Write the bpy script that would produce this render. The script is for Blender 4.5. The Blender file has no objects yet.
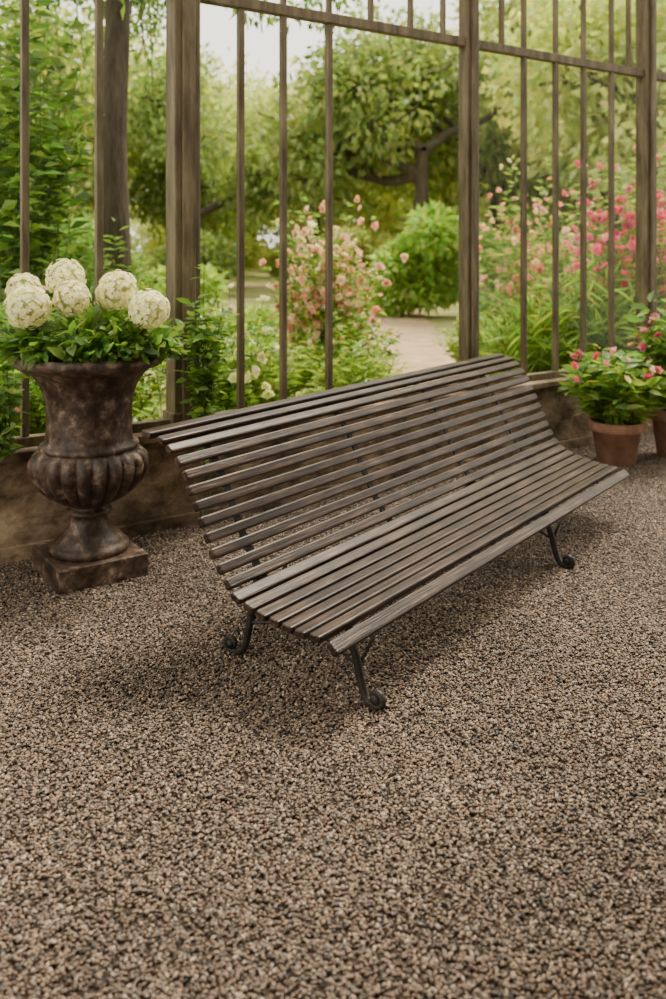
import bpy, numpy as np, math
from mathutils import Vector
R=np.random.RandomState(7)
sc=bpy.context.scene
# ---------------------------------------------------------------- helpers
class Acc:
    def __init__(s): s.V=[];s.C=[];s.F=[];s.n=0
    def add(s,V,F,col,mi=0,smooth=False):
        V=np.asarray(V,float).reshape(-1,3)
        col=np.asarray(col,float)
        if col.ndim==1: col=np.tile(col[:3],(len(V),1))
        s.V.append(V);s.C.append(col)
        if isinstance(F,np.ndarray): F=[F]
        for f in F:
            f=np.asarray(f,int)
            if len(f): s.F.append((f+s.n,mi,smooth))
        s.n+=len(V)
    def obj(s,name,mats,parent=None,link=True):
        V=np.concatenate(s.V);C=np.concatenate(s.C)
        me=bpy.data.meshes.new(name)
        me.vertices.add(len(V)); me.vertices.foreach_set('co',V.astype(np.float32).ravel())
        li=np.concatenate([f.ravel() for f,_,_ in s.F])
        tot=np.concatenate([np.full(len(f),f.shape[1]) for f,_,_ in s.F])
        mi=np.concatenate([np.full(len(f),m) for f,m,_ in s.F])
        sm=np.concatenate([np.full(len(f),b) for f,_,b in s.F])
        st=np.concatenate([[0],np.cumsum(tot)[:-1]])
        me.loops.add(len(li)); me.loops.foreach_set('vertex_index',li.astype(np.int32))
        me.polygons.add(len(tot)); me.polygons.foreach_set('loop_start',st.astype(np.int32))
        me.polygons.foreach_set('material_index',mi.astype(np.int32))
        me.polygons.foreach_set('use_smooth',sm.astype(bool))
        me.update(calc_edges=True)
        a=me.color_attributes.new('Col','FLOAT_COLOR','POINT')
        a.data.foreach_set('color',np.hstack([C,np.ones((len(C),1))]).astype(np.float32).ravel())
        for m in mats: me.materials.append(m)
        if not link: return me
        o=bpy.data.objects.new(name,me); sc.collection.objects.link(o)
        if parent: o.parent=parent
        return o
def empty(name,loc=(0,0,0),rz=0):
    e=bpy.data.objects.new(name,None); sc.collection.objects.link(e); e.location=loc; e.rotation_euler=(0,0,rz); e.empty_display_size=.1
    return e
def nrm(a): return a/np.maximum(np.linalg.norm(a,axis=-1,keepdims=True),1e-9)
def leaves(acc,P,D,L,W,col,mi=0,fold=.15,up=None,fine=False,droop=.15):
    n=len(P); 
    if n==0: return
    D=nrm(D); L=np.broadcast_to(L,(n,)).reshape(n,1); W=np.broadcast_to(W,(n,)).reshape(n,1)
    U=R.normal(size=(n,3))*.5+np.array([0,0,.8]) if up is None else up
    S=nrm(np.cross(D,U)); N=nrm(np.cross(S,D))
    col=np.asarray(col,float)
    if col.ndim==1: col=np.tile(col,(n,1))
    if not fine:
        b=P; t=P+D*L-N*L*droop; m=P+D*L*.45
        l=m+S*W*.5+N*W*fold; r=m-S*W*.5+N*W*fold
        V=np.stack([b,r,t,l],1).reshape(-1,3)
        i=np.arange(n)[:,None]*4
        F=np.concatenate([i+np.array([0,1,2]),i+np.array([0,2,3])])
        acc.add(V,F,np.repeat(col,4,0),mi)
    else:
        def row(f,w,d): 
            m=P+D*L*f-N*L*d
            return [m+S*W*.5*w+N*W*fold*w, m, m-S*W*.5*w+N*W*fold*w]
        a=row(.28,.85,-.03); c=row(.62,.8,droop*.35); t=P+D*L-N*L*droop
        V=np.stack([P]+a+c+[t],1).reshape(-1,3)
        i=np.arange(n)[:,None]*8
        T=np.concatenate([i+np.array(q) for q in ([0,3,2],[0,2,1],[5,6,7],[4,5,7])])
        Q=np.concatenate([i+np.array(q) for q in ([2,3,6,5],[1,2,5,4])])
        acc.add(V,[T,Q],np.repeat(col,8,0),mi,True)
def tube(acc,pts,rad,seg=8,col=(.1,.07,.05),mi=0,cap=True,flat=None):
    pts=np.asarray(pts,float); n=len(pts); rad=np.broadcast_to(rad,(n,))
    T=nrm(np.gradient(pts,axis=0)); ref=np.array([0,0,1.]) if abs(T[0][2])<.9 else np.array([1.,0,0])
    V=[]; s=nrm(np.cross(T[0],ref))
    for k in range(n):
        s=nrm(s-T[k]*np.dot(s,T[k])); u=np.cross(T[k],s)
        a=np.arange(seg)*2*np.pi/seg
        V.append(pts[k]+rad[k]*(np.cos(a)[:,None]*s+np.sin(a)[:,None]*u))
    V=np.concatenate(V); F=[]
    for k in range(n-1):
        for j in range(seg):
            F.append([k*seg+j,k*seg+(j+1)%seg,(k+1)*seg+(j+1)%seg,(k+1)*seg+j])
    Fs=[np.array(F)]
    if cap: Fs+= [np.array([list(range(seg))[::-1]]),np.array([[(n-1)*seg+j for j in range(seg)]])]
    acc.add(V,Fs,col,mi,True)
def jit(base,n,v=.25,hue=.1):
    base=np.asarray(base,float)
    k=1+v*R.uniform(-1,1,(n,1)); h=1+hue*R.uniform(-1,1,(n,3))
    return np.clip(base*k*h,0.001,1)
def pick(cols,n,v=.25,hue=.12):
    cols=np.asarray(cols,float); return jit(cols[R.randint(len(cols),size=n)],n,v,hue)
def rdir(n): return nrm(R.normal(size=(n,3)))
# ---------------------------------------------------------------- materials
def mat(name):
    m=bpy.data.materials.new(name); m.use_nodes=True; nt=m.node_tree; nt.nodes.clear()
    o=nt.nodes.new('ShaderNodeOutputMaterial'); return m,nt,o
def node(nt,t,**k):
    n=nt.nodes.new(t)
    for a,b in k.items():
        setattr(n,a,b)
    return n
def leaf_mat(name,trans=.4,rough=.5):
    m,nt,o=mat(name); at=node(nt,'ShaderNodeAttribute',attribute_name='Col')
    p=node(nt,'ShaderNodeBsdfPrincipled'); p.inputs['Roughness'].default_value=rough
    tr=node(nt,'ShaderNodeBsdfTranslucent'); mx=node(nt,'ShaderNodeMixShader'); mx.inputs[0].default_value=trans
    g=node(nt,'ShaderNodeMix',data_type='RGBA',blend_type='MULTIPLY'); g.inputs[0].default_value=1; g.inputs[7].default_value=(1.5,1.45,.7,1)
    nt.links.new(at.outputs['Color'],p.inputs['Base Color']); nt.links.new(at.outputs['Color'],g.inputs[6]); nt.links.new(g.outputs[2],tr.inputs['Color'])
    nt.links.new(p.outputs[0],mx.inputs[1]); nt.links.new(tr.outputs[0],mx.inputs[2]); nt.links.new(mx.outputs[0],o.inputs[0]); return m
def noise_mat(name,stops,scale=(8,8,8),rough=.7,bump=.3,detail=8,nscale=1,spec=.3,metal=0,bscale=30,vary=None,bdist=.01):
    m,nt,o=mat(name); tc=node(nt,'ShaderNodeTexCoord'); mp=node(nt,'ShaderNodeMapping'); mp.inputs['Scale'].default_value=scale
    nt.links.new(tc.outputs['Object'],mp.inputs[0])
    n=node(nt,'ShaderNodeTexNoise'); n.inputs['Scale'].default_value=nscale; n.inputs['Detail'].default_value=detail; n.inputs['Roughness'].default_value=.65
    nt.links.new(mp.outputs[0],n.inputs['Vector'])
    cr=node(nt,'ShaderNodeValToRGB'); el=cr.color_ramp.elements
    while len(el)<len(stops): el.new(.5)
    for e,(p,c) in zip(el,stops): e.position=p; e.color=(*c,1)
    nt.links.new(n.outputs['Fac'],cr.inputs[0])
    p=node(nt,'ShaderNodeBsdfPrincipled'); p.inputs['Roughness'].default_value=rough; p.inputs['Metallic'].default_value=metal
    p.inputs['Specular IOR Level'].default_value=spec
    out=cr.outputs[0]
    if vary:
        n3=node(nt,'ShaderNodeTexNoise'); n3.inputs['Scale'].default_value=vary[0]; n3.inputs['Detail'].default_value=5
        nt.links.new(tc.outputs['Object'],n3.inputs['Vector'])
        mr=node(nt,'ShaderNodeMapRange'); mr.inputs[1].default_value=.35; mr.inputs[2].default_value=.65; mr.inputs[3].default_value=vary[1]; mr.inputs[4].default_value=vary[2]
        nt.links.new(n3.outputs['Fac'],mr.inputs[0])
        vm=node(nt,'ShaderNodeVectorMath',operation='SCALE'); nt.links.new(out,vm.inputs[0]); nt.links.new(mr.outputs[0],vm.inputs['Scale']); out=vm.outputs[0]
    nt.links.new(out,p.inputs['Base Color'])
    n2=node(nt,'ShaderNodeTexNoise'); n2.inputs['Scale'].default_value=bscale; n2.inputs['Detail'].default_value=8
    nt.links.new(mp.outputs[0],n2.inputs['Vector'])
    b=node(nt,'ShaderNodeBump'); b.inputs['Strength'].default_value=bump; b.inputs['Distance'].default_value=bdist
    nt.links.new(n2.outputs['Fac'],b.inputs['Height']); nt.links.new(b.outputs[0],p.inputs['Normal'])
    nt.links.new(p.outputs[0],o.inputs[0]); return m
M_leaf=leaf_mat('leaf',.45,.45); M_petal=leaf_mat('petal',.3,.6)
M_bark=noise_mat('bark',[(.3,(.035,.026,.018)),(.7,(.12,.095,.07))],(6,6,1.5),.9,.8,nscale=2,bscale=6,bdist=.05)
M_stem=noise_mat('stem',[(.3,(.06,.09,.03)),(.7,(.12,.15,.05))],rough=.6)
M_wood=noise_mat('bench_wood',[(.34,(.005,.002,.0015)),(.44,(.018,.009,.006)),(.53,(.038,.021,.014)),(.61,(.066,.040,.028)),(.74,(.22,.155,.115))],(3.0,70,70),.36,.6,nscale=1.3,spec=.32,bscale=2.5,vary=(6,.5,1.4),bdist=.003)
M_iron=noise_mat('cast_iron',[(.3,(.012,.012,.012)),(.7,(.05,.045,.04))],rough=.5,bump=.3,metal=.3,bscale=10)
M_urn=noise_mat('urn_patina',[(.34,(.020,.012,.009)),(.48,(.060,.038,.028)),(.57,(.105,.070,.052)),(.68,(.28,.21,.165))],(7,7,7),.45,.6,nscale=2.4,bscale=8,vary=(3,.6,1.35),bdist=.006)
M_frame=noise_mat('frame_paint',[(.34,(.06,.044,.024)),(.5,(.125,.096,.055)),(.66,(.19,.15,.09)),(.78,(.26,.205,.125))],(9,9,1.6),.6,.4,nscale=1.8,bscale=8,bdist=.004)
M_wall=noise_mat('aged_render',[(.34,(.05,.033,.02)),(.45,(.16,.11,.068)),(.56,(.28,.20,.13)),(.70,(.46,.36,.24))],(2.6,2.6,3.4),.85,.6,nscale=1.7,bscale=9,vary=(1.5,.6,1.35),bdist=.02)
M_plaster=noise_mat('plaster',[(.3,(.30,.26,.20)),(.7,(.42,.37,.29))],(2,2,2),.9,.3,nscale=1.3,bscale=9)
M_terra=noise_mat('terracotta',[(.3,(.20,.095,.06)),(.7,(.46,.26,.18))],rough=.85,bump=.2)
M_soil=noise_mat('soil',[(.3,(.02,.014,.01)),(.7,(.06,.04,.03))],rough=.95,bump=.8)
M_under=noise_mat('gravel_bed',[(.3,(.02,.014,.010)),(.7,(.08,.056,.041))],(60,60,60),.95,1,bscale=2,bdist=.01)
M_lawn=noise_mat('lawn',[(.3,(.15,.18,.05)),(.5,(.30,.31,.10)),(.7,(.52,.45,.24))],(.5,.5,.5),.95,1,nscale=1,bscale=40,bdist=.05)
M_path=noise_mat('dirt_path',[(.3,(.27,.18,.10)),(.5,(.40,.28,.17)),(.7,(.56,.41,.27))],(2,2,2),.95,.5,bscale=10,nscale=1.5)
M_peb,nt,o=mat('pebbles'); at=node(nt,'ShaderNodeAttribute',attribute_name='Col'); p=node(nt,'ShaderNodeBsdfPrincipled'); p.inputs['Roughness'].default_value=.45
ge=node(nt,'ShaderNodeNewGeometry'); n=node(nt,'ShaderNodeTexNoise'); n.inputs['Scale'].default_value=1.1; n.inputs['Detail'].default_value=4
nt.links.new(ge.outputs['Position'],n.inputs['Vector']); mr=node(nt,'ShaderNodeMapRange'); mr.inputs[1].default_value=.3; mr.inputs[2].default_value=.7; mr.inputs[3].default_value=.65; mr.inputs[4].default_value=1.25
nt.links.new(n.outputs['Fac'],mr.inputs[0]); vm=node(nt,'ShaderNodeVectorMath',operation='SCALE'); nt.links.new(at.outputs['Color'],vm.inputs[0]); nt.links.new(mr.outputs[0],vm.inputs['Scale'])
nt.links.new(vm.outputs[0],p.inputs['Base Color']); nt.links.new(p.outputs[0],o.inputs[0])
M_glass,nt,o=mat('glass'); tr=node(nt,'ShaderNodeBsdfTransparent'); tr.inputs[0].default_value=(.97,.98,.96,1); gl=node(nt,'ShaderNodeBsdfGlossy'); gl.inputs['Roughness'].default_value=.05
fr=node(nt,'ShaderNodeFresnel'); fr.inputs[0].default_value=1.18; mx=node(nt,'ShaderNodeMixShader'); nt.links.new(fr.outputs[0],mx.inputs[0]); nt.links.new(tr.outputs[0],mx.inputs[1]); nt.links.new(gl.outputs[0],mx.inputs[2]); nt.links.new(mx.outputs[0],o.inputs[0])
# ---------------------------------------------------------------- camera, light
cam=bpy.data.cameras.new('camera'); co=bpy.data.objects.new('camera',cam); sc.collection.objects.link(co); sc.camera=co
co.location=(0,0,1.6); co.rotation_euler=(math.pi/2,0,0); cam.sensor_width=36; cam.lens=31.78; cam.shift_y=-.2578
cam.dof.use_dof=True; cam.dof.focus_distance=3.5; cam.dof.aperture_fstop=2.0; cam.clip_end=300
w=bpy.data.worlds.new('world'); sc.world=w; w.use_nodes=True; bg=w.node_tree.nodes['Background']; bg.inputs[0].default_value=(1,.94,.80,1); bg.inputs[1].default_value=2.7
sl=bpy.data.lights.new('sun','SUN'); sl.energy=8; sl.angle=.35; sl.color=(1,.88,.69); so=bpy.data.objects.new('sun',sl); sc.collection.objects.link(so)
so.rotation_euler=Vector((-.40,-.45,-1)).to_track_quat('-Z','Y').to_euler()
# ---------------------------------------------------------------- wall frame
A=np.array([-.905,4.90,0]); d=np.array([.8207,.5713,0]); nn=np.array([.5713,-.8207,0])
def WP(t,o,z): return A+d*t+nn*o+np.array([0,0,z])
def wbox(acc,t0,t1,o0,o1,z0,z1,mi=0,col=(.1,.1,.1)):
    V=[WP(t,o,z) for z in (z0,z1) for o in (o0,o1) for t in (t0,t1)]
    F=np.array([[0,2,3,1],[4,5,7,6],[0,1,5,4],[2,6,7,3],[0,4,6,2],[1,3,7,5]])
    F=F[:,::-1]
    acc.add(V,F,col,mi)
def bevel(o,w,s=2):
    b=o.modifiers.new('bevel','BEVEL'); b.width=w; b.segments=s; b.limit_method='ANGLE'
a=Acc(); wbox(a,-6,8,-.16,0,0,.50); wbox(a,-6,8,-.18,.03,.50,.55); wbox(a,-6,8,0,.02,0,.08)
o=a.obj('wall_back',[M_wall]); bevel(o,.008)
TOPZ=4.6; TR=3.02
a=Acc(); wbox(a,-6,9,7.2,7.4,0,TOPZ); a.obj('shade_wall',[M_plaster])  # unseen solid wall behind the camera, added to darken the foreground
a=Acc(); wbox(a,-6,9,2.95,7.4,TOPZ,TOPZ+.15); a.obj('shade_ceiling',[M_plaster])  # unseen solid slab, added overhead so light falls off on the near gravel
sh=lambda t:t+.048+.012*t
posts=[(sh(-2.2),.13,.13),(sh(.072),.16,.13),(sh(2.276),.115,.10),(sh(4.305),.13,.12),(sh(6.4),.13,.12)]
bays=[(0,1,[-1.6,-1.2,-.805,-.417],[-1.6,-1.2,-.805,-.417]),(1,2,[.441,.735,1.073],[.441,.735,1.073,1.402,1.738,2.03]),(2,3,[2.832,3.182,3.506,3.85],[2.6,2.832,3.182,3.506,3.85,4.07]),(3,4,[4.72,5.1,5.5,5.95],[4.72,5.1,5.5,5.95])]
for wi,(i,j,low,upm) in enumerate(bays):
    a=Acc(); t0=posts[i][0]; t1=posts[j][0]
    for m in low: m=sh(m); wbox(a,m-.019,m+.019,-.11,-.07,.55,TR)
    for m in upm: m=sh(m); wbox(a,m-.014,m+.014,-.11,-.07,TR,TOPZ)
    wbox(a,t0,t1,-.125,-.06,TR-.03,TR+.035); wbox(a,t0,t1,-.12,-.06,.55,.60); wbox(a,t0,t1,-.125,-.06,TOPZ-.08,TOPZ)
    e=empty('window_%d'%(wi+1)); o=a.obj('window_frame',[M_frame],e); bevel(o,.005)
    g=Acc(); g.add([WP(t0,-.09,.58),WP(t1,-.09,.58),WP(t1,-.09,TOPZ-.05),WP(t0,-.09,TOPZ-.05)],np.array([[0,1,2,3]]),(1,1,1)); g.obj('glass_pane',[M_glass],e)
for i,(t,wd,dp) in enumerate(posts):
    a=Acc(); wbox(a,t-wd/2,t+wd/2,-.09-dp/2,-.09+dp/2,.55,TOPZ); wbox(a,t-wd*.25,t+wd*.25,-.09+dp/2,-.09+dp/2+.025,.55,TOPZ)
    wbox(a,t-wd/2-.015,t+wd/2+.015,-.1-dp/2,-.075+dp/2,.55,.64)
    o=a.obj('trim_%d'%(i+1),[M_frame]); bevel(o,.008)
# ---------------------------------------------------------------- floor
a=Acc(); wbox(a,-8,9,0,8,-.1,0); floor=a.obj('floor',[M_under])
ph=(1+5**.5)/2
ico=nrm(np.array([[-1,ph,0],[1,ph,0],[-1,-ph,0],[1,-ph,0],[0,-1,ph],[0,1,ph],[0,-1,-ph],[0,1,-ph],[ph,0,-1],[ph,0,1],[-ph,0,-1],[-ph,0,1]],float))
icf=np.array([[0,11,5],[0,5,1],[0,1,7],[0,7,10],[0,10,11],[1,5,9],[5,11,4],[11,10,2],[10,7,6],[7,1,8],[3,9,4],[3,4,2],[3,2,6],[3,6,8],[3,8,9],[4,9,5],[2,4,11],[6,2,10],[8,6,7],[9,8,1]])
tiles=[]
for v in range(3):
    n=16500; S=np.stack([R.uniform(.0046,.0096,n),R.uniform(.0030,.0052,n),R.uniform(.0024,.0043,n)],1)
    V=ico[None]*S[:,None,:]*(1+R.uniform(-.18,.18,(n,12,1)))
    tl=R.uniform(-.5,.5,n); c,s=np.cos(tl)[:,None],np.sin(tl)[:,None]; x,z=V[...,0].copy(),V[...,2].copy(); V[...,0]=c*x-s*z; V[...,2]=s*x+c*z
    az=R.uniform(0,6.28,n); c,s=np.cos(az)[:,None],np.sin(az)[:,None]; x,y=V[...,0].copy(),V[...,1].copy(); V[...,0]=c*x-s*y; V[...,1]=s*x+c*y
    V+=np.stack([R.uniform(-.5,.5,n),R.uniform(-.5,.5,n),R.uniform(.002,.010,n)],1)[:,None,:]
    pal=np.array([[.33,.24,.165],[.23,.155,.105],[.165,.112,.077],[.12,.079,.054],[.16,.135,.115],[.50,.40,.31],[.05,.038,.030],[.016,.015,.016]])
    ci=R.choice(8,n,p=[.14,.20,.21,.18,.08,.05,.07,.07]); C=jit(pal[ci],n,.25,.05)*.85
    F=(np.arange(n)[:,None,None]*12+icf[None]).reshape(-1,3)
    a=Acc(); a.add(V.reshape(-1,3),F,np.repeat(C,12,0),0,True); tiles.append(a.obj('gravel',[M_peb],link=False))
ang=math.atan2(d[1],d[0]); k=0
for ti in range(-4,7):
    for oi in range(0,5):
        ob=bpy.data.objects.new('gravel_patch',tiles[R.randint(3)]); sc.collection.objects.link(ob); ob.parent=floor
        ob.location=WP(ti+.5,oi+.52,0); ob.rotation_euler=(0,0,ang+R.randint(4)*math.pi/2)
# ---------------------------------------------------------------- bench
th=math.atan2(.793,.609)
bench=empty('garden_bench',(0,2.875,0),th)
prof=np.array([(-.008,.255),(.04,.279),(.18,.281),(.31,.293),(.40,.315),(.47,.350),(.53,.42),(.5765,.487),(.629,.585),(.6875,.692),(.765,.79),(.84,.835),(.955,.852)])
def spl(P,m=24):
    P=np.asarray(P,float); out=[]
    Q=np.vstack([2*P[0]-P[1],P,2*P[-1]-P[-2]])
    for i in range(1,len(Q)-2):
        for s in np.linspace(0,1,m,endpoint=False):
            p0,p1,p2,p3=Q[i-1],Q[i],Q[i+1],Q[i+2]
            out.append(.5*((2*p1)+(-p0+p2)*s+(2*p0-5*p1+4*p2-p3)*s*s+(-p0+3*p1-3*p2+p3)*s**3))
    out.append(P[-1]); return np.array(out)
SP=spl(prof); arc=np.concatenate([[0],np.cumsum(np.linalg.norm(np.diff(SP,axis=0),axis=1))])
def at_arc(s):
    p=np.array([np.interp(s,arc,SP[:,0]),np.interp(s,arc,SP[:,1])]); e=.004
    q=np.array([np.interp(min(s+e,arc[-1]),arc,SP[:,0]),np.interp(min(s+e,arc[-1]),arc,SP[:,1])]); r=np.array([np.interp(max(s-e,0),arc,SP[:,0]),np.interp(max(s-e,0),arc,SP[:,1])])
    t=q-r; t/=np.linalg.norm(t); return p,t
def slen(u): return 2.78+.25*np.clip(u/.92,0,1)**1.0
sa=Acc(); NS=20
pos=[.020]+list(np.linspace(.098,arc[-1]-.115,NS-2))+[arc[-1]-.03]
for k,s in enumerate(pos):
    p,t=at_arc(s); nv=np.array([-t[1],t[0]])
    wd=.048 if p[0]<.45 else .039
    if k==NS-1: wd=.055
    if k==0: wd=.050
    th_=.027; cs=[]; r=.007
    for cx,cy,a0 in ((wd/2-r,th_/2-r,0),(-wd/2+r,th_/2-r,90),(-wd/2+r,-th_/2+r,180),(wd/2-r,-th_/2+r,270)):
        for q in (0,45,90): cs.append((cx+r*math.cos(math.radians(a0+q)),cy+r*math.sin(math.radians(a0+q))))
    cs=np.array(cs); L=slen(p[0])+R.uniform(-.006,.006); x0=R.uniform(-.006,.006)
    xs=[x0,x0+.003,x0+.01]+list(np.linspace(x0+.2,L-.2,12))+[L-.01,L-.003,L]; scs=[.7,.92,1]+[1]*12+[1,.92,.7]
    V=[]; sag=R.uniform(-.002,.002)
    for x,sk in zip(xs,scs):
        c2=cs*sk; bow=sag*math.sin(math.pi*x/L)
        V.append(np.stack([np.full(12,x),p[0]+c2[:,0]*t[0]+(c2[:,1]+bow)*nv[0],p[1]+c2[:,0]*t[1]+(c2[:,1]+bow)*nv[1]],1))
    m=len(xs); V=np.concatenate(V); F=[[i*12+j,i*12+(j+1)%12,(i+1)*12+(j+1)%12,(i+1)*12+j] for i in range(m-1) for j in range(12)]
    sa.add(V,[np.array(F)[:,::-1],np.array([list(range(12))]),np.array([[(m-1)*12+j for j in range(12)][::-1]])],(.1,.1,.1),0,False)
so_=sa.obj('slats',[M_wood],bench)
ia=Acc()
def strap(x,s0=.01,s1=None,wd=.032,tk=.008,off=.0135):
    s1=s1 or arc[-1]-.005; V=[]; ss=np.linspace(s0,s1,60)
    for s in ss:
        p,t=at_arc(s); nv=np.array([-t[1],t[0]]); 
        for dx,dn in ((-wd/2,-off),(wd/2,-off),(wd/2,-off-tk),(-wd/2,-off-tk)): 
            q=p+nv*dn; V.append((x+dx,q[0],q[1]))
    F=[[i*4+j,i*4+(j+1)%4,(i+1)*4+(j+1)%4,(i+1)*4+j] for i in range(59) for j in range(4)]
    ia.add(V,[np.array(F),np.array([[3,2,1,0]]),np.array([[236,237,238,239]])],(.1,.1,.1),0,False)
def crv(P,m=10): return spl(np.array(P,float),m)
def scroll(cx,cz,r0,turns,sgn,a0):
    out=[]
    for q in np.linspace(0,1,28):
        an=a0+sgn*q*turns*2*math.pi; r=r0*(1-.72*q); out.append((cx+r*math.cos(an),cz+r*math.sin(an)))
    return out
for x in (.2,1.84):
    strap(x)
    pts=[(.09,.268),(.075,.22),(.05,.15),(.035,.09),(.015,.035),(-.01,.014)]
    pl=crv([(x,a_,b_) for a_,b_ in pts]); s3=[(x,a_,b_) for a_,b_ in scroll(-.035,.040,.028,1.3,-1,-math.pi/2)]
    path=np.vstack([pl[:-1],s3]); tube(ia,path,np.interp(np.arange(len(path)),[0,len(pl),len(path)],[.015,.014,.009]),8)
    pts=[(.50,.36),(.53,.28),(.545,.20),(.56,.12),(.585,.04),(.62,.014)]
    pl=crv([(x,a_,b_) for a_,b_ in pts]); s3=[(x,a_,b_) for a_,b_ in scroll(.65,.040,.028,1.3,1,-math.pi/2)]
    path=np.vstack([pl[:-1],s3]); tube(ia,path,np.interp(np.arange(len(path)),[0,len(pl),len(path)],[.015,.014,.009]),8)
    tube(ia,crv([(x,.10,.26),(x,.2,.245),(x,.36,.25),(x,.50,.30)]),.010,8)
    tube(ia,crv([(x,.045,.13),(x,.2,.19),(x,.36,.19),(x,.545,.15)]),.007,8)
    tube(ia,[(x,.045,.12),(x+.10,.045,.20),(x+.19,.045,.262)],.0065,6)
    tube(ia,[(x,.56,.13),(x+.10,.54,.23),(x+.18,.52,.33)],.0065,6)
    for a_ in (-.035,.65): 
        ring=[(x+dx,a_,.040) for dx in (-.018,.018)]; tube(ia,ring,.016,12)
for x in (1.05,2.5): strap(x,s0=.02)
ia.obj('iron_frame',[M_iron],bench)
# ---------------------------------------------------------------- urn
def lathe(acc,prof,seg,mi=0,c=(0,0,0)):
    V=[]
    for (r,z,g) in prof:
        a_=np.arange(seg)*2*np.pi/seg
        rr=r*(1+g*(np.abs(np.cos(a_*11))**.7-.6)) if g else np.full(seg,r)
        V.append(np.stack([c[0]+rr*np.cos(a_),c[1]+rr*np.sin(a_),np.full(seg,c[2]+z)],1))
    n=len(prof); F=[[i*seg+j,i*seg+(j+1)%seg,(i+1)*seg+(j+1)%seg,(i+1)*seg+j] for i in range(n-1) for j in range(seg)]
    acc.add(np.concatenate(V),[np.array(F)],(.1,.1,.1),mi,True)
UX,UY=-1.18,4.27
urn=empty('stone_urn',(UX,UY,0),ang)
a=Acc(); 
def bx(acc,x0,x1,y0,y1,z0,z1,mi=0):
    V=[(x,y,z) for z in (z0,z1) for y in (y0,y1) for x in (x0,x1)]
    acc.add(V,np.array([[0,2,3,1],[4,5,7,6],[0,1,5,4],[2,6,7,3],[0,4,6,2],[1,3,7,5]]),(.1,.1,.1),mi)
bx(a,-.215,.215,-.215,.215,0,.115); o=a.obj('plinth',[M_urn],urn); bevel(o,.01,3)
raw=[(.0,.12,0),(.182,.12,0),(.188,.13,0),(.188,.148,0),(.175,.158,0),(.165,.162,0),(.160,.172,0),(.148,.185,0),(.12,.205,0),(.098,.23,0),(.085,.255,0),(.080,.275,0),
(.084,.282,0),(.102,.287,0),(.110,.297,0),(.104,.309,0),(.088,.314,0),(.084,.322,0),(.10,.332,.03),(.135,.347,.07),(.18,.372,.1),(.22,.405,.12),(.25,.445,.12),(.268,.485,.12),(.272,.52,.12),(.264,.55,.1),(.245,.572,.06),(.226,.582,0),
(.232,.587,0),(.236,.598,0),(.231,.608,0),(.212,.614,0),(.206,.63,0),(.202,.67,0),(.201,.72,0),(.204,.77,0),(.211,.82,0),(.224,.86,0),(.245,.90,0),(.275,.932,0),(.305,.95,0),(.33,.957,0),(.346,.965,0),(.357,.98,0),(.355,.998,0),(.34,1.012,0),(.315,1.012,0),(.295,1.0,0),(.275,.975,0),(.26,.95,0)]
raw=[(r,.115+(z-.12)*1.06,g) for r,z,g in raw]
a=Acc(); lathe(a,raw,220); a.obj('urn_body',[M_urn],urn)
a=Acc(); lathe(a,[(.272,1.01,0),(.15,1.03,0),(.001,1.035,0)],40); a.obj('potting_soil',[M_soil],urn)
GREEN=[(.10,.20,.045),(.14,.26,.06),(.07,.15,.035),(.22,.34,.08)]
hy=Acc()
def ball(acc,c,r,col=(.89,.87,.70)):
    n=230; i=np.arange(n)+.5; phi=np.arccos(1-2*i/n); t=np.pi*(1+5**.5)*i
    N=np.stack([np.cos(t)*np.sin(phi),np.sin(t)*np.sin(phi),np.cos(phi)],1); N=nrm(N+R.normal(size=N.shape)*.10)
    P=np.array(c)+N*r*(.88+R.uniform(-.07,.14,(n,1)))
    T=nrm(np.cross(N,rdir(n))); B=np.cross(N,T); cc=jit(col,n,.12,.04)
    for q in range(5):
        a_=q*2*math.pi/5; D=T*math.cos(a_)+B*math.sin(a_)+N*.45
        leaves(acc,P,D,r*.18,r*.17,cc,1,.1,up=N,droop=.2)
    V=ico*r*.80+np.array(c); acc.add(V,icf,(.46,.50,.26),1,True)
balls=[(-1.500,4.29,1.363,.085),(-1.285,4.24,1.425,.093),(-1.40,4.05,1.30,.100),(-1.225,4.14,1.335,.084),(-1.03,4.22,1.372,.092),(-.86,4.12,1.285,.093),(-1.09,4.36,1.34,.080)]
for x,y,z,r in balls:
    ball(hy,(x,y,z),r)
    b=np.array([UX+(x-UX)*.25,UY+(y-UY)*.25,1.0]); e=np.array([x,y,z-r*.8]); m=(b+e)/2+np.array([(x-UX)*.15,0,.04])
    tube(hy,spl(np.array([b,m,e]),6),.006,6,mi=2)
n=950; az=R.uniform(0,6.28,n); rr=np.sqrt(R.uniform(0,1,n))*.38; zz=1.06+R.uniform(0,.18,n)*(1-.55*(rr/.38)**2)
P=np.stack([UX+rr*np.cos(az)*1.08,UY+rr*np.sin(az)*.8,zz],1)
D=np.stack([np.cos(az),np.sin(az),R.uniform(-.1,.8,n)],1)+R.normal(size=(n,3))*.5
leaves(hy,P,D,R.uniform(.06,.12,n),R.uniform(.035,.06,n),pick(GREEN,n),0,fine=True)
n=90; az=R.uniform(0,6.28,n); P=np.stack([UX+.36*np.cos(az),UY+.30*np.sin(az),R.uniform(1.07,1.12,n)],1)
leaves(hy,P,np.stack([np.cos(az),np.sin(az),R.uniform(-.7,.3,n)],1)+R.normal(size=(n,3))*.3,R.uniform(.05,.1,n),R.uniform(.03,.05,n),pick(GREEN,n),0,fine=True)
hy.obj('white_hydrangea',[M_leaf,M_petal,M_stem])
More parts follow.
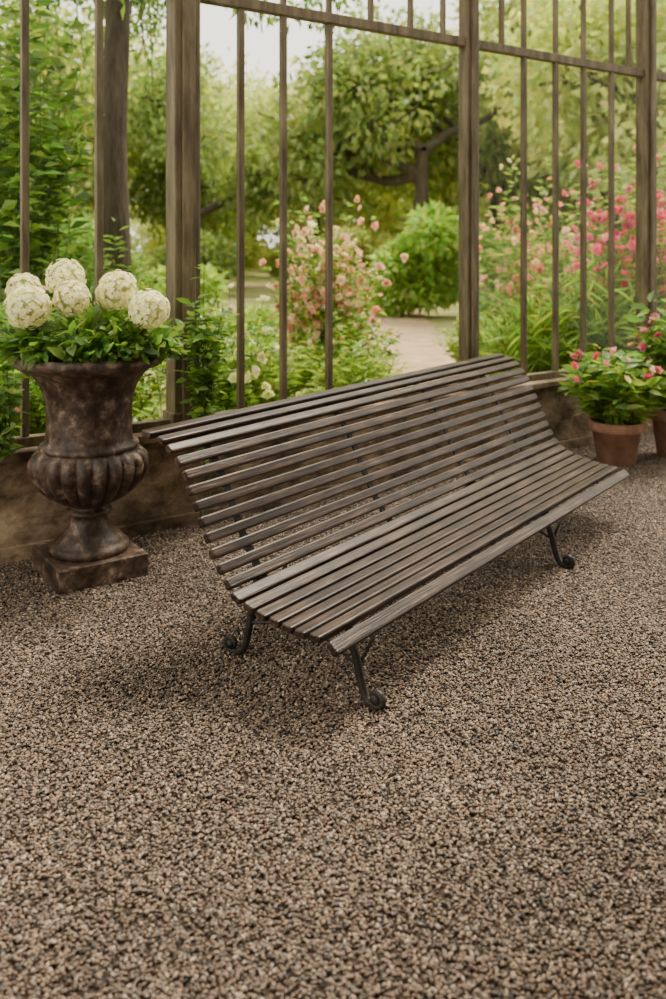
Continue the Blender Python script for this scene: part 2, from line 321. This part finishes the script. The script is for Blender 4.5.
# ---------------------------------------------------------------- plants
def bloom(acc,P,size,cols,k=9,mi=1):
    n=len(P); 
    if n==0: return
    N=nrm(rdir(n)+np.array([-.1,-.7,.5])); T=nrm(np.cross(N,rdir(n))); B=np.cross(N,T); cc=pick(cols,n,.15,.06); s=np.broadcast_to(size,(n,))
    for q in range(k):
        a_=q*2.4; lift=.2+1.2*q/k; D=T*math.cos(a_)+B*math.sin(a_)+N*lift
        leaves(acc,P+N*(s*.05*q/k)[:,None],D,s*.5*(1-.4*q/k),s*.5,cc*(1-.15*q/k)+0,mi,.2,up=N,droop=-.1)
def stems(acc,base,h,spread,ns,nl,L,W,cols,br=None,flow=None,fcols=None,fsize=.06,start=.15,fper=3,fine=False,updir=.35,ftop=.6,rad=.005,lift=0):
    base=np.array(base,float); LP=[];LD=[];FP=[]
    for i in range(ns):
        a_=R.uniform(0,6.28); off=spread*math.sqrt(R.uniform(0,1)); hh=h*(1-.35*(off/spread)**2)*R.uniform(.65,1.0)
        out=np.array([math.cos(a_),math.sin(a_),0]); s0=base+out*(br or spread*.25)*R.uniform(0,1); wob=R.normal(size=3)*.04*h; wob[2]=0
        ts=np.linspace(0,1,7); pth=np.array([s0+out*off*(q**1.4)+np.array([0,0,hh*q])+wob*math.sin(q*4) for q in ts])
        tube(acc,pth,np.linspace(rad,rad*.4,7),4,mi=2,cap=False)
        q=R.uniform(start,1,nl); idx=q*6; i0=np.minimum(idx.astype(int),5); f=(idx-i0)[:,None]
        LP.append(pth[i0]*(1-f)+pth[i0+1]*f); aa=R.uniform(0,6.28,nl); LD.append(np.stack([np.cos(aa),np.sin(aa),R.uniform(-.2,.9,nl)*updir*2],1))
        if flow and R.rand()<flow:
            q=R.uniform(ftop,1,fper); idx=q*6; i0=np.minimum(idx.astype(int),5); f=(idx-i0)[:,None]
            FP.append(pth[i0]*(1-f)+pth[i0+1]*f+R.normal(size=(fper,3))*fsize*.8*(0 if lift else 1)+out*lift*.7+np.array([0,0,lift]))
    P=np.concatenate(LP); n=len(P)
    P=P+rdir(n)*L*.3; P[:,2]=np.maximum(P[:,2],base[2]+.02)
    leaves(acc,P,np.concatenate(LD),L*R.uniform(.6,1.2,n),W*R.uniform(.7,1.2,n),pick(cols,n),0,fine=fine)
    if FP: FP=np.concatenate(FP); bloom(acc,FP,fsize*R.uniform(.7,1.2,len(FP)),fcols)
PM=[M_leaf,M_petal,M_stem]
PINK=[(.95,.62,.62),(.95,.72,.68),(.95,.82,.77),(.92,.52,.56)]; MAG=[(.88,.14,.34),(.9,.28,.46),(.85,.18,.40),(.92,.46,.58)]; WHITE=[(.9,.88,.8),(.85,.85,.7)]; CORAL=[(.93,.50,.47),(.93,.64,.58),(.9,.46,.48)]
YG=[(.28,.41,.08),(.36,.47,.11),(.20,.33,.07)]; MG=[(.13,.26,.055),(.18,.33,.07),(.24,.37,.09)]; DG=[(.05,.11,.027),(.08,.16,.037),(.11,.20,.05)]
def pot(name,x,y,r,h,z0=0.0):
    e=empty(name,(x,y,z0)); a=Acc(); lathe(a,[(.001,0,0),(r*.66,0,0),(r*.70,.01,0),(r*.90,h*.78,0),(r*1.0,h*.78,0),(r*1.02,h*.80,0),(r*1.02,h*.98,0),(r*.98,h,0),(r*.9,h,0),(r*.86,h*.85,0)],40); a.obj('terracotta_pot',[M_terra],e)
    a=Acc(); lathe(a,[(r*.87,h*.88,0),(.001,h*.92,0)],24); a.obj('potting_soil',[M_soil],e); return e
e=pot('potted_flowering_plant',2.05,6.38,.19,.31)
a=Acc(); stems(a,(0,0,.28),.56,.31,50,24,.16,.055,MG+YG,br=.1,flow=.45,fcols=PINK+MAG,fsize=.09,fper=1,fine=True,start=.1,ftop=.97,lift=.05); a.obj('foliage',PM,e)
e=pot('potted_flowering_plant',2.56,6.58,.19,.36)
a=Acc(); stems(a,(0,0,.3),.95,.25,44,26,.14,.05,MG,br=.1,flow=.5,fcols=MAG,fsize=.09,fper=1,fine=True,start=.1,ftop=.8,lift=.04); a.obj('foliage',PM,e)
a=Acc(); b=WP(.16,.12,.56); stems(a,b,.95,.09,14,34,.08,.045,MG,br=.05,fine=True,start=.0); stems(a,WP(.16,.10,0),.6,.05,5,5,.06,.04,MG,br=.03,fine=True,start=.6); a.obj('climbing_vine',PM)
a=Acc(); b=WP(-.95,.12,.56); stems(a,b,.45,.10,12,30,.08,.04,MG,br=.05,fine=True,start=.0); a.obj('climbing_vine',PM)
def shrub(name,x,y,h,spread,ns,nl,L,W,cols,**k):
    a=Acc(); stems(a,(x,y,0),h,spread,ns,nl,L,W,cols,**k); return a.obj(name,PM)
shrub('pink_rose_bush',-.06,8.7,2.3,.50,70,26,.09,.05,MG+YG,flow=.9,fcols=PINK,fsize=.12,fper=8,ftop=.35,start=.2)
shrub('pink_rose_bush',.12,8.3,1.1,.45,60,30,.10,.05,YG+MG,flow=.25,fcols=PINK,fsize=.07,fper=3,start=.05)
shrub('white_rose_bush',-.85,6.9,1.3,.5,60,32,.09,.055,MG+YG,flow=.6,fcols=WHITE,fsize=.12,fper=2,start=.1)
shrub('white_rose_bush',-1.45,6.1,1.25,.4,50,34,.08,.05,YG,flow=.4,fcols=WHITE,fsize=.08,fper=2,start=.1)
shrub('garden_shrub',-.55,7.6,.9,.6,80,34,.12,.03,YG,start=.05)
shrub('garden_shrub',.25,7.4,.80,.38,70,30,.14,.03,YG,start=.05)
shrub('oleander_bush',2.3,10.2,2.7,.65,60,32,.14,.035,MG+YG,flow=.85,fcols=CORAL+PINK,fsize=.12,fper=5,ftop=.5)
shrub('oleander_bush',3.05,8.9,2.8,.55,60,32,.14,.035,MG+YG,flow=.8,fcols=MAG,fsize=.14,fper=5,ftop=.65)
shrub('oleander_bush',3.9,9.6,3.1,.6,60,32,.15,.035,MG,flow=.85,fcols=MAG,fsize=.14,fper=5,ftop=.6)
shrub('garden_shrub',1.6,9.2,.95,.45,70,30,.09,.05,YG,start=.05)
shrub('tall_grass',1.8,8.2,1.2,.4,50,20,.30,.018,YG+MG,start=.02,updir=.9)
shrub('tall_grass',2.35,8.3,1.5,.4,60,22,.30,.022,MG+YG,start=.02,updir=.9)
shrub('tall_grass',2.9,8.5,1.3,.35,50,22,.26,.02,YG,start=.02,updir=.9)
shrub('rose_bush',-2.0,5.9,1.45,.5,70,34,.09,.05,MG,flow=.3,fcols=PINK,fsize=.07,fper=2,start=.1)
shrub('rose_bush',-2.6,5.5,1.4,.5,70,34,.09,.05,MG+YG,start=.1)
shrub('broadleaf_shrub',-2.40,6.7,3.7,.50,54,36,.17,.075,MG+DG,start=.3)
shrub('broadleaf_shrub',-3.0,7.8,4.5,.80,76,38,.18,.08,DG+MG,start=.2)
shrub('broadleaf_shrub',-1.95,7.6,1.9,.55,60,36,.12,.05,MG,start=.1)
def blobs(acc,Cn,Rd,n,L,W,cols,v=.25,fl=None):
    Cn=np.asarray(Cn,float); Rd=np.asarray(Rd,float); pr=Rd**2/np.sum(Rd**2); i=R.choice(len(Cn),n,p=pr); N=rdir(n); q=R.uniform(.45,1.05,n)[:,None]
    P=Cn[i]+N*Rd[i][:,None]*q*np.array([1,1,.75]); P[:,2]=np.maximum(P[:,2],.05); D=N+rdir(n)*.8+np.array([0,0,-.2])
    c=pick(cols,n,v); leaves(acc,P,D,L*R.uniform(.6,1.3,n),W*R.uniform(.6,1.3,n),c,0)
def bush(name,x,y,rx,h,n,L,cols,k=14):
    a=Acc(); Cn=[];Rd=[]
    for _ in range(k):
        a_=R.uniform(0,6.28); q=R.uniform(0,.75); Cn.append((x+rx*q*math.cos(a_),y+rx*q*math.sin(a_),h*R.uniform(.2,.78)*(1-.3*q))); Rd.append(rx*R.uniform(.3,.5))
    blobs(a,Cn,Rd,n,L,L*.55,cols); return a.obj(name,PM)
bush('round_shrub',1.98,18.5,1.15,2.9,7000,.20,YG+[(.20,.42,.07)])
def tree(seed,h,r,levels,tipr,nleaf,L,cols,spread=.9,name='tree',first=.35,lean=.10):
    rs=np.random.RandomState(seed); a=Acc(); tips=[]
    def br(p,dv,ln,rd,lv):
        n=6; pts=[p]; dd=dv.copy()
        for i in range(n):
            dd=nrm(dd+rs.normal(size=3)*(lean if lv==levels else .10)+np.array([0,0,.03])); pts.append(pts[-1]+dd*ln/n)
        pts=np.array(pts); tube(a,pts,np.linspace(rd,rd*.6,n+1),8 if lv>1 else 4,mi=1,cap=False)
        if lv<=1: tips.append(pts[4])
        if lv==0: tips.append(pts[-1]); return
        for c in range(4 if lv>=levels-1 else 3):
            q=rs.uniform(.45,1) if c else 1
            if lv==levels: q=max(q,.8)
            b=pts[int(round(q*n))]
            nd=nrm(dd*.55+nrm(rs.normal(size=3)*np.array([1,1,.55]))*spread); nd[2]=max(nd[2],-.15); br(b,nrm(nd),ln*rs.uniform(.6,.8),rd*.58,lv-1)
    br(np.zeros(3),np.array([0,0,1.]),h*first,r,levels)
    tips=np.array(tips); blobs(a,tips,rs.uniform(.6,1.2,len(tips))*tipr,nleaf,L,L*.6,cols); return a.obj(name,[M_leaf,M_bark],link=False)
FYG=[(.44,.50,.17),(.52,.56,.22),(.36,.44,.15)]; FMG=[(.21,.29,.09),(.28,.35,.12),(.17,.25,.08)]; FAR_HAZE=[(.52,.55,.28),(.45,.50,.25),(.58,.60,.34)]  # last palette is paled: distance haze put into the leaf colour
oak=tree(3,10,.22,4,.55,12500,.20,FMG+[(.30,.36,.13)],.9,'oak_tree',.27)
t1=tree(5,9,.25,3,1.25,14000,.24,FYG,.9,'deciduous_tree',.3)
t2=tree(8,9,.25,3,1.25,14000,.24,FMG+FYG,.9,'deciduous_tree',.3)
t3=tree(11,9,.25,3,1.2,14000,.24,FMG,.8,'deciduous_tree',.3)
t4=tree(15,9,.25,3,1.25,12000,.26,FAR_HAZE,.9,'deciduous_tree',.3)
def put(me,name,x,y,s,rz=0,sz=None):
    ob=bpy.data.objects.new(name,me); sc.collection.objects.link(ob); ob.location=(x,y,0); ob.scale=(s,s,sz or s); ob.rotation_euler=(0,0,rz); return ob
put(oak,'oak_tree',2.7,27.5,1.45,1.9,1.65)
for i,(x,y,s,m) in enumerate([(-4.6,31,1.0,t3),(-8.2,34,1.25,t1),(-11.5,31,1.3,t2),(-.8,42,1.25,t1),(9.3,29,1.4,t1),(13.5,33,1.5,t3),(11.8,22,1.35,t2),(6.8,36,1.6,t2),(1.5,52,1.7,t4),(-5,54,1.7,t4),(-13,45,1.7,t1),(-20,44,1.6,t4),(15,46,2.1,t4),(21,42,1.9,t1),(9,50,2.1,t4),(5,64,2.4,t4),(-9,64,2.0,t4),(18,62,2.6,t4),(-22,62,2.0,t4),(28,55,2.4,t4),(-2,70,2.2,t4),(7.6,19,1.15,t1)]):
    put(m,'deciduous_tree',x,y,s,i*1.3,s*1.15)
a=Acc(); tr_=crv([(0,0,0),(.03,0,1.2),(0,.02,2.6),(.05,0,4.2),(.02,0,6.5),(0,0,9)],6); tube(a,tr_,np.linspace(.18,.09,len(tr_)),14,mi=1)
Cn=[];Rd=[]
for i in range(52):
    z0=R.uniform(4.3,6.8); a_=R.uniform(0,6.28); ln=R.uniform(.5,2.3); o_=np.array([math.cos(a_),math.sin(a_),0])
    e_=o_*ln+np.array([0,0,z0+.2]); dr=R.uniform(.5,1.5)
    if z0+.2-dr<3.45: dr=z0+.2-3.45
    pth=spl(np.array([[0,0,z0],list(o_*ln*.5+np.array([0,0,z0+.4])),list(e_),list(e_+o_*.25+np.array([0,0,-dr]))]),5)
    tube(a,pth,np.linspace(.025,.006,len(pth)),5,mi=1,cap=False)
    for q in (.55,.7,.85,.97): p_=pth[int(q*(len(pth)-1))]; Cn.append(p_); Rd.append(R.uniform(.18,.34))
blobs(a,Cn,Rd,8500,.12,.06,DG+MG)
nt_=a.obj('maple_tree',[M_leaf,M_bark],link=False)
put(nt_,'maple_tree',-2.28,9.2,1.0,1.0); put(nt_,'maple_tree',-4.9,11.5,1.1,2.4)
for i,(x,y,rx,h,c) in enumerate([(-7,24,2.0,2.6,FMG),(-4.2,26,1.4,2.0,FMG),(-11,24,2.4,3.5,FMG),(-2.9,17,.9,1.2,YG),(-4.6,15,1.2,2.2,MG),(-1.5,39,1.6,1.5,FYG),(5.2,25,1.6,2.0,FMG),(7.5,25,1.8,2.6,FMG),(4.1,16,1.1,2.1,FMG),(6.2,15,1.5,3.0,FMG),(10,27,2.3,3.5,FMG),(1.8,46,3,2.2,FAR_HAZE),(-6,42,3,3,FYG),(-14,38,3.5,4,FYG),(9,43,3.5,4,FYG),(17,38,4,4,FYG),(-1,59,4,4,FAR_HAZE),(5,59,4,4,FAR_HAZE),(-10,56,5,5,FAR_HAZE),(14,55,5,5,FAR_HAZE)]):
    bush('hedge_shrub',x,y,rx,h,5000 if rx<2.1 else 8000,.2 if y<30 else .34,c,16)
for i,(x,y,rx,h,c) in enumerate([(-1.2,12.5,.6,.7,YG),(-.6,14,.6,.6,MG),(-2.2,12.6,.5,1.0,MG),(2.9,12.5,.6,.9,YG),(2.7,15,.6,.8,MG),(-1.3,9.5,.6,1.0,YG),(.05,11.5,.5,.6,YG),(.1,16,.5,.5,YG)]):
    bush('border_shrub',x,y,rx,h,2500,.12,c,10)
a=Acc(); wbox(a,-70,110,-120,-.19,-.2,-.005); a.obj('garden_lawn',[M_lawn])
pc=spl(np.array([(.85,7.2),(.95,10),(1.05,14),(1.2,20),(.9,26),(-1.5,31),(-6,33),(-14,34)],float),8); T=nrm(np.gradient(pc,axis=0)); Nn=np.stack([-T[:,1],T[:,0]],1); wd=(np.linspace(.5,1.3,len(pc))*(1+R.uniform(-.12,.12,len(pc))))[:,None]
V=np.vstack([np.hstack([pc+Nn*wd,np.full((len(pc),1),.01)]),np.hstack([pc-Nn*wd,np.full((len(pc),1),.01)])]); m=len(pc)
a=Acc(); a.add(V,np.array([[i,i+m,i+m+1,i+1] for i in range(m-1)]),(.5,.4,.3)); a.obj('garden_path',[M_path])
